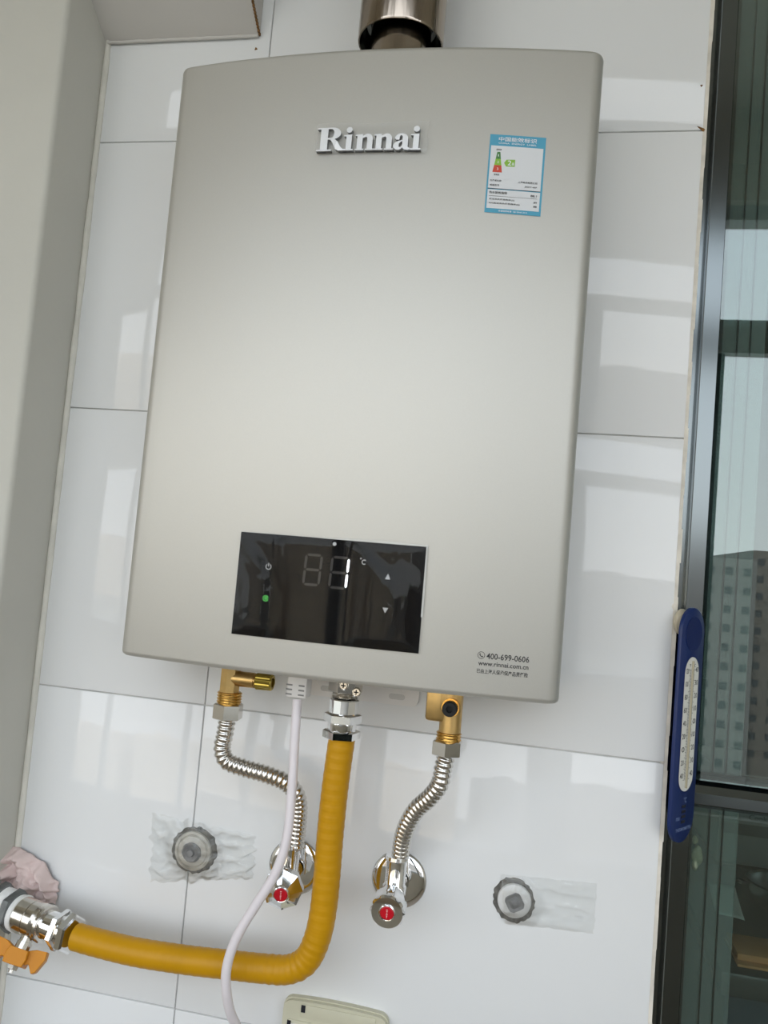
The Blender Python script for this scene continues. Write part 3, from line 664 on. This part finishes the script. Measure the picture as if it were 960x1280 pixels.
# gas cock at the lower left
gv = thing('gas_valve', (0.03, -0.042, 0.085), 'nickel gas valve with orange butterfly handle at the left end of the yellow hose', 'valve')
A0 = Vector((0.0166, -0.040, 0.0874)); A1 = Vector((0.1165, -0.0572, 0.0800)); av = (A1-A0).normalized()
def ap(px): return A0 + av*px
AL = (A1-A0).length
MB().lathe([(0, 0.0165), (0.026, 0.0168)], ap(-0.024), av, 28).build('steel_pipe', 'darksteel', gv)
MB().hexa(ap(-0.006), av, 0.010, 0.0215, 0.2).build('union_nut', 'darksteel', gv, ang=25)
MB().lathe([(0, 0.0150), (0.001, 0.0180), (0.011, 0.0178), (0.012, 0.015)], ap(0.003), av, 28, rmod=lambda t, k: 1+0.03*math.sin(5*t+k)).build('thread_tape', 'ptfe', gv)
MB().hexa(ap(0.0140), av, 0.0095, 0.0205, 0.25).build('union_nut', 'darksteel', gv, ang=25)
MB().lathe([(0, 0.0140), (0.001, 0.0168), (0.0065, 0.0176), (0.0075, 0.0150)], ap(0.0225), av, 32).build('seal_ring', 'ptfe', gv)
bdy = MB().lathe([(0, 0.0150), (0.001, 0.0166), (0.0145, 0.0166), (0.0148, 0.0158), (0.0155, 0.0158), (0.0158, 0.0166), (0.024, 0.0166), (0.026, 0.0150), (0.0275, 0.0168), (0.029, 0.0152), (0.0305, 0.0172), (0.033, 0.0172), (0.034, 0.0150)], ap(0.0275), av, 36).build('valve_body', 'nickel', gv, ang=25)
MB().lathe([(0, 0.0132), (0.018, 0.0136), (0.026, 0.0136)], ap(0.058), av, 32).build('sleeve', 'chrome', gv)
MB().hexa(ap(0.0745), av, 0.0075, 0.0185, 0.15).build('hex_nut', 'chrome', gv, ang=25)
MB().lathe([(0, 0.0142), (0.004, 0.0142)], ap(0.0815), av, 28).build('sleeve', 'chrome', gv)
MB().hexa(ap(0.0850), av, 0.0085, 0.0185, 0.45).build('hex_nut', 'chrome', gv, ang=25)
# butterfly handle
ha = Vector((-0.10, -0.55, -0.83)).normalized(); hb0 = ap(0.047) + ha*0.014
wd = Vector((1, 0.1, -0.35)); wd = (wd - ha*wd.dot(ha)).normalized(); wt = ha.cross(wd)
MB().lathe([(0, 0.0062), (0.006, 0.0062), (0.0062, 0.0074), (0.013, 0.0074)], hb0, ha, 12).build('handle_stem', 'nickel', gv, ang=25)
hp = hb0 + ha*0.0125
def hfn(u, v, w): return hp + wd*(u*1.12) + ha*(v*1.12) + wt*(w*1.2)
hd = MB()
hub = [(-0.0085, 0.0), (0.0085, 0.0), (0.0095, 0.006), (0.0085, 0.0125), (-0.0085, 0.0125), (-0.0095, 0.006)]
hd.poly(hub, lambda u, v, w: hfn(u, v, w-0.0085), 0.017)
for s_ in (-1, 1):
    wing = [(s_*0.006, 0.000), (s_*0.013, -0.003), (s_*0.0225, -0.004), (s_*0.0235, 0.002), (s_*0.0200, 0.0125), (s_*0.0170, 0.0145), (s_*0.012, 0.0085), (s_*0.006, 0.0115)]
    hd.poly(wing if s_ > 0 else list(reversed(wing)), lambda u, v, w: hfn(u, v, w-0.0042), 0.0084)
bh = hd.build('butterfly_handle', 'orange', gv, ang=30)
md = bh.modifiers.new('bevel', 'BEVEL'); md.width = 0.0008; md.segments = 2; md.limit_method = 'ANGLE'
tag(bh, 'orange plastic butterfly handle')
MB().hexa(hp + ha*0.0138, ha, 0.004, 0.0052).lathe([(0, 0.0026), (0.003, 0.0024)], hp + ha*0.0175, ha, 12).build('bolt', 'nickel', bh, ang=25)

# crumpled pink tissue behind the gas pipe
mb = MB(); NU, NV = 60, 36
def tis(a, b):
    x = -0.002 + 0.058*a; z = 0.080 + 0.052*b*(1-0.55*a*a)
    fold = abs(noise.noise(Vector((a*3.2+b*1.3, b*2.6-a, 2.2))))*1.3 + 0.5*abs(noise.noise(Vector((a*7-b*2, b*6+a, 7.1))))
    e = min(1, 6*min(a+0.25, 1-a, 1-b+0.02))
    return Vector((x + 0.004*noise.noise(Vector((b*5, 1, a))), -0.0035 - e*(0.004+0.022*fold*(1-0.5*a)), z + 0.006*noise.noise(Vector((a*5, 3, b*2)))))
mb.grid(NU, NV, tis)
ti = mb.build('tissue', 'pink', None, ang=60, recalc=False)
sm = ti.modifiers.new('thickness', 'SOLIDIFY'); sm.thickness = 0.0006
tag(ti, 'crumpled pink tissue stuffed in the corner above the gas pipe', 'tissue')

# power cord
pc_path = [(0.3112, -0.0645, 0.3285), (0.3118, -0.0660, 0.3207), (0.3145, -0.072, 0.2903), (0.3177, -0.078, 0.253), (0.319, -0.084, 0.213), (0.313, -0.088, 0.1825), (0.2995, -0.090, 0.1551), (0.2878, -0.092, 0.1321), (0.2806, -0.0925, 0.1123), (0.2777, -0.0925, 0.094), (0.2787, -0.090, 0.0764), (0.2807, -0.080, 0.0538), (0.2848, -0.060, 0.0269), (0.291, -0.030, -0.008), (0.297, -0.012, -0.07), (0.298, -0.008, -0.20)]
tag(MB().tube(catmull(pc_path, 10), 0.0043, 18).build('power_cord', 'cord', None, ang=80), 'white power cord hanging from the heater in front of the yellow hose', 'cord')

# ================================================================== CAPPED PIPE STUBS AND TAPE
def ragged(t, k, s=0.0): return 1 + 0.035*math.sin(2*t+s) + 0.02*math.sin(9*t+2*s) + 0.022*math.sin(17*t+s*3) + 0.015*math.sin(23*t)
s1 = thing('pipe_stub', (0.1996, 0, 0.1555), 'capped pipe stub with a beige ring under clear tape at left', 'pipe stub', 'capped pipe stubs')
MB().lathe([(0, 0.0236), (0.0012, 0.0225), (0.0014, 0.0170)], (0.1996, 0.0, 0.1560), (0, -1, 0), 60, rmod=lambda t, k: ragged(t, k, 1.0)).build('mortar_rim', 'grime', s1)
MB().lathe([(0, 0.0195), (0.0025, 0.0190), (0.0030, 0.0165), (0.0020, 0.0155), (0.0035, 0.0145), (0.0045, 0.0105)], (0.1990, -0.001, 0.1555), (0, -1, 0), 40).build('ring', 'stubbeige', s1, ang=25)
MB().lathe([(0, 0.0100), (0.003, 0.0098), (0.0050, 0.0080), (0.0040, 0.0040), (0.0060, 0.0030)], (0.1990, -0.004, 0.1555), (0, -1, 0), 24, rmod=lambda t, k: ragged(t, k, 2.0)).build('plug', 'stubgrey', s1, ang=25)
s2 = thing('pipe_stub', (0.5185, 0, 0.1580), 'capped pipe stub with a white ring and dark ragged edge at right', 'pipe stub', 'capped pipe stubs')
MB().lathe([(0, 0.0198), (0.0012, 0.0192), (0.0013, 0.0150)], (0.5185, 0.0, 0.1580), (0, -1, 0), 60, rmod=lambda t, k: ragged(t, k, 4.0)).build('mortar_rim', 'grime', s2)
MB().lathe([(0, 0.0158), (0.0022, 0.0150), (0.0034, 0.0120), (0.0030, 0.0085)], (0.5190, -0.001, 0.1580), (0, -1, 0), 40).build('ring', 'stubwhite', s2, ang=35)
MB().lathe([(0, 0.0088), (0.002, 0.0082), (0.0008, 0.0055), (0.003, 0.0020)], (0.5195, -0.0035, 0.1572), (0, -1, 0), 16, rmod=lambda t, k: 1+0.10*math.cos(4*t+1.0)).build('plug', 'stubgrey', s2, ang=25)
def tape(corners, bump_c, bump_r, bump_h, seed, label, wr_amp, jag=0.0015):
    c = [Vector((x, 0, z)) for x, z in corners]   # TL TR BR BL
    def fn(a, b):
        q = (c[3].lerp(c[2], a)).lerp(c[0].lerp(c[1], a), b)
        d = math.hypot(q.x-bump_c[0], q.z-bump_c[1])
        h = bump_h*max(0.0, min(1.0, 1.55-d/bump_r))
        x, z = q.x*70, q.z*70
        n_ = max(0, 0.35-abs(noise.noise(Vector((x*0.35+z*0.5, z*1.0-x*0.1, seed)))))*2.6 + max(0, 0.22-abs(noise.noise(Vector((x*0.9-z*0.8, z*0.9+x*0.5, seed+5)))))*3
        e = min(a, 1-a, b, 1-b)*12
        fr = 1 if h > 0.001 else min(1, e)
        q.x += jag*noise.noise(Vector((b*9, seed, a))); q.z += jag*0.8*noise.noise(Vector((a*11, b, seed)))
        return Vector((q.x, -0.0008 - h - wr_amp*n_*fr, q.z))
    o = MB().grid(90, 50, fn).build('clear_tape', 'tape', None, ang=80)
    tag(o, label, 'tape', 'clear tape over the stubs')
tape([(0.150, 0.186), (0.262, 0.180), (0.264, 0.138), (0.156, 0.117)], (0.199, 0.1555), 0.020, 0.0075, 3.0, 'wrinkled clear tape over the left pipe stub', 0.0013, 0.007)
tape([(0.505, 0.1800), (0.592, 0.1850), (0.592, 0.1400), (0.512, 0.1365)], (0.5195, 0.158), 0.017, 0.0052, 11.0, 'clear tape stretched right from the right pipe stub', 0.0005)

# ================================================================== OLD CREAM BOX AT THE BOTTOM
jb = thing('junction_box', (0.359, 0, -0.09), 'aged cream plastic box cover at the bottom edge below the yellow hose', 'junction box')
def boxout(x0, x1, zt, r):
    p = [(x0, -0.09), (x1, -0.09)]
    p += [(x1-r+r*math.cos(PI/2*i/6), zt-0.0015-r+r*math.sin(PI/2*i/6)) for i in range(7)]
    p += [((x0+x1)/2 + ((x1-x0)/2-r)*k/5, zt-0.0015*(k/5)**2) for k in range(4, -5, -1)]
    p += [(x0+r-r*math.sin(PI/2*i/6), zt-0.0015-r+r*math.cos(PI/2*i/6)) for i in range(7)]
    return p
yb = lambda y0: (lambda u, v, w: Vector((u, y0-w, v)))
MB().poly(boxout(0.3085, 0.4115, 0.0385, 0.009), yb(-0.0002), 0.0055).build('back_box', 'cream', jb, ang=30)
MB().poly(boxout(0.3095, 0.4105, 0.0375, 0.009), yb(-0.0057), 0.0045).build('cover', 'cream', jb, ang=30)
MB().box(0.3270, 0.4000, -0.0112, -0.0100, 0.0225, 0.0345, bev=0.0005).build('raised_band', 'cream', jb)
MB().box(0.3275, 0.3315, -0.0118, -0.0105, 0.0275, 0.0340).build('slot_dark_corner', 'slot', jb, smooth=False)
MB().box(0.3155, 0.4045, -0.0114, -0.0100, -0.085, 0.0190, bev=0.0006).build('window_frame', 'cream', jb)
MB().box(0.3180, 0.4020, -0.0120, -0.0105, -0.082, 0.0160).build('inset_panel', 'stubwhite', jb, smooth=False)
MB().box(0.3150, 0.3185, -0.0124, -0.0106, 0.0040, 0.0180).build('slot_dark_corner', 'slot', jb, smooth=False)  # black strip in the upper left inner corner of the frame

# ================================================================== THERMOMETER
tn = Vector((math.sin(math.radians(54)), -math.cos(math.radians(54)), 0)); tw = Vector((math.cos(math.radians(54)), math.sin(math.radians(54)), 0)); tz = Vector((0, 0, 1))
TO = Vector((0.6598, 0.000, 0.335))
thm = thing('thermometer', (TO.x, TO.y, 0.227), 'navy blue window thermometer with a cream scale fixed to the end of the tiled wall', 'thermometer')
def tf(u, v, w=0.0): return TO + tw*u + tz*v + tn*w
def stad(hw, z0, z1, kt=1.0, kb=1.0, n=16, wb_=1.0):
    p = [(hw*math.cos(PI*i/n), z1-hw*kt + hw*kt*math.sin(PI*i/n)) for i in range(n+1)]
    hb_ = hw*wb_
    p += [(hb_*math.cos(PI+PI*i/n), z0+hb_*kb + hb_*kb*math.sin(PI+PI*i/n)) for i in range(n+1)]
    return p
TZ0, TZ1, THW = -0.1030, 0.1085, 0.0222
bo = stad(THW, TZ0, TZ1, 1.0, 1.05)
mb = MB(); nb = len(bo)
lev = [(-0.0002, 0.9985), (0.0015, 1.0), (0.0028, 0.985), (0.0034, 0.94)]
vs = []
for w, s_ in lev:
    for u, v in bo: vs.append(tf(u*s_, v*(1-(1-s_)*0.22), w))
fs = [(k*nb+i, k*nb+(i+1) % nb, (k+1)*nb+(i+1) % nb, (k+1)*nb+i) for k in range(len(lev)-1) for i in range(nb)]
fs += [tuple(range(nb-1, -1, -1)), tuple((len(lev)-1)*nb+i for i in range(nb))]
mb.add(vs, fs).build('body', 'blue', thm, ang=40)
tp_ = lambda w0: (lambda u, v, w: tf(u, v, w0+w))
MB().poly([(0.0155*math.cos(2*PI*i/36), 0.0845+0.0155*math.sin(2*PI*i/36)) for i in range(36)], tp_(0.0034), 0.0005).build('round_inset', 'blue_d', thm, ang=30)
MB().poly(stad(0.0142, -0.0585, 0.0650, 1.15, 1.0), tp_(0.0034), 0.0003).build('scale_recess', 'blue_d', thm, ang=30)
sc = MB().poly(stad(0.0130, -0.0570, 0.0635, 1.15, 1.0), tp_(0.0036), 0.0004).build('scale_card', 'scale', thm, ang=30)
MB().tube([tf(0, -0.054, 0.0046), tf(0, 0.060, 0.0046)], 0.0011, 10).build('capillary', 'capillary', sc)
mb = MB()
for i in range(101):
    v = -0.0465 + 0.0985*i/100
    lw = 0.0042 if i % 10 == 0 else (0.0033 if i % 5 == 0 else 0.0025)
    mb.add([tf(0.0017, v-0.00019, 0.0041), tf(0.0017+lw, v-0.00019, 0.0041), tf(0.0017+lw, v+0.00019, 0.0041), tf(0.0017, v+0.00019, 0.0041)], [(0, 1, 2, 3)])
    mb.add([tf(-0.0017-lw, v-0.00019, 0.0041), tf(-0.0017, v-0.00019, 0.0041), tf(-0.0017, v+0.00019, 0.0041), tf(-0.0017-lw, v+0.00019, 0.0041)], [(0, 1, 2, 3)])
for k, (cL, fR) in enumerate(zip(('40', '20', '0', '20', '40', '60', '80', '100', '120'), ('40', '30', '20', '10', '0', '10', '20', '30', '40'))):
    v = -0.0450 + 0.0117*k
    text(mb, cL, -0.0118, -0.0062, v, v+0.0048, tf, 0.0041); text(mb, fR, 0.0062, 0.0116, v+0.001, v+0.0058, tf, 0.0041)
text(mb, '°F', -0.0060, -0.0025, 0.0545, 0.0575, tf, 0.0041); text(mb, '°C', 0.0025, 0.0060, 0.0545, 0.0575, tf, 0.0041)
mb.build('scale_marks', 'ink', sc, smooth=False, recalc=False)
for k in range(4):
    v = -0.0705 - 0.0045*k
    MB().poly(rect(-0.0035, 0.0040, v-0.0014, v+0.0012), tp_(0.0034), 0.0002).build('vent_slot', 'slot', thm, smooth=False)
mb = MB(); text(mb, '°C', -0.001, 0.0045, -0.0675, -0.0625, tf, 0.0037); text(mb, 'max', -0.0135, -0.0065, -0.0820, -0.0790, tf, 0.0037); text(mb, 'THERMOMETER', -0.0130, 0.0150, -0.0920, -0.0890, tf, 0.0037)
mb.build('body_print', 'bluetext', thm, smooth=False, recalc=False)
MB().lathe([(0.0, 0.0100), (0.002, 0.0118), (0.004, 0.0118), (0.008, 0.008), (0.009, 0.006)], tf(-0.006, 0.0945, -0.0092), tn, 32).build('suction_cup', 'suction', thm)

# cream cord knot at the window gasket
kn = thing('cord_knot', (0.683, 0.040, 0.200), 'small cream cord knot hanging at the window edge below the thermometer', 'cord')
def blob(c, rx, rz, s):
    return MB().lathe([(-1, 0.05), (-0.8, 0.6), (-0.4, 0.95), (0, 1.0), (0.4, 0.85), (0.8, 0.5), (1, 0.05)], (0, 0, 0), (0, 0, 1), 18, rmod=lambda t, k: 1+0.14*math.sin(3*t+k*0.9+s))
for nm, c, rx, rz, s_ in (('knot', (0.6835, 0.0475, 0.2225), 0.0026, 0.0042, 0), ('tail', (0.6868, 0.0475, 0.2085), 0.0050, 0.0095, 2), ('tail', (0.6850, 0.0465, 0.2010), 0.0030, 0.0070, 4)):
    o = blob(c, rx, rz, s_).build(nm, 'knot', kn, ang=70)
    o.data.transform(Matrix.Translation(c) @ Matrix.Diagonal((rx, 0.0035, rz, 1)))

# ================================================================== KITCHEN BEYOND THE GLASS
def boxthing(name, bm_, m, label, cat): return tag(bm_.build(name, m, None), label, cat)
ct = thing('kitchen_counter', (1.2, 0.75, FL), 'dark kitchen counter behind the right-hand window', 'counter')
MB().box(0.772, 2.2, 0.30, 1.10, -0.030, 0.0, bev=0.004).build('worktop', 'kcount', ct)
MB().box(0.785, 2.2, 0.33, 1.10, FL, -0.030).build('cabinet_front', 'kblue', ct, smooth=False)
tag(MB().box(0.795, 0.868, 0.318, 0.392, 0.0005, 0.004, bev=0.001).box(0.797, 0.90, 0.33, 0.392, 0.004, 0.012, bev=0.001).build('cardboard_box', 'card'), 'flat orange cardboard box on the dark counter behind the glass', 'box')
mb = MB().grid(8, 8, lambda a, b: Vector((0.8025+a*0.0375+b*0.012, 0.482+b*0.112-a*0.008, 0.0010+0.004*(a*(1-a))+0.006*b*b)))
pa = mb.build('paper_sheet', 'paper', None, recalc=False); pa.modifiers.new('t', 'SOLIDIFY').thickness = 0.0004
tag(pa, 'white paper sheet lying on the dark counter behind the glass', 'paper')
rc = thing('kitchen_appliance', (0.95, 0.85, 0.0), 'dark grey appliance with a printed front standing on the counter behind the glass', 'appliance')
MB().box(0.850, 1.15, 0.72, 0.98, 0.0005, 0.150, bev=0.006).build('housing', 'appl', rc)
MB().box(0.852, 1.148, 0.717, 0.7205, 0.052, 0.070).build('front_band', 'kcount', rc, smooth=False)
text(MB(), 'Cook', 0.900, 0.930, 0.0785, 0.0875, lambda u, v, w: Vector((u, 0.7190, v))).build('front_print', 'ink', rc, smooth=False, recalc=False)
pot = thing('cooking_pot', (0.905, 0.56, 0.0), 'shallow steel pot on the dark counter behind the glass', 'pot')
MB().lathe([(0, 0.040), (0.004, 0.046), (0.030, 0.050), (0.031, 0.052), (0.033, 0.050), (0.030, 0.047), (0.006, 0.043)], (0.912, 0.560, 0.0005), (0, 0, 1), 40).build('pot_body', 'potsteel', pot)
MB().tube([(0.862, 0.560, 0.025), (0.852, 0.552, 0.026), (0.848, 0.560, 0.026), (0.852, 0.568, 0.026), (0.862, 0.560, 0.025)], 0.0022, 8).build('handle', 'potsteel', pot)

# ================================================================== TOWN OUTSIDE THE BALCONY (seen only in reflections)
struct(MB().box(-300, 300, -300, -6, -30.2, -30).build('ground', 'ground', smooth=False))
def block(x0, x1, y0, y1, top, m, label):
    b = thing('apartment_block', ((x0+x1)/2, (y0+y1)/2, -30), label, 'building', 'apartment blocks across the street')
    MB().box(x0, x1, y0, y1, -30, top).box(x0+(x1-x0)*0.3, x0+(x1-x0)*0.5, y0+1, y1-1, top, top+2.0).build('walls', m, b, smooth=False)
    mb = MB(); nx = max(2, int((x1-x0)/2.6)); nz = int((top+28)/3.0)
    for i in range(nx):
        for k in range(nz):
            xc = x0 + (x1-x0)*(i+0.5)/nx; zc = top - 2.0 - 3.0*k
            mb.box(xc-0.55, xc+0.55, y1, y1+0.06, zc-0.6, zc+0.6)
    w = mb.build('windows', 'bwin', b, smooth=False); w['kind'] = 'stuff'
block(-150, -70, -190, -150, 6.0, 'b2', 'pale apartment block reflected furthest left')
block(-60, -2, -200, -160, 7.4, 'b1', 'beige apartment block reflected left of centre')
block(4, 34, -170, -135, 6.2, 'b3', 'grey apartment block reflected at the centre')
block(37, 90, -190, -150, 8.6, 'b4', 'grey brown apartment block reflected right of centre')
block(95, 160, -210, -160, 6.5, 'b3', 'grey apartment block reflected furthest right')
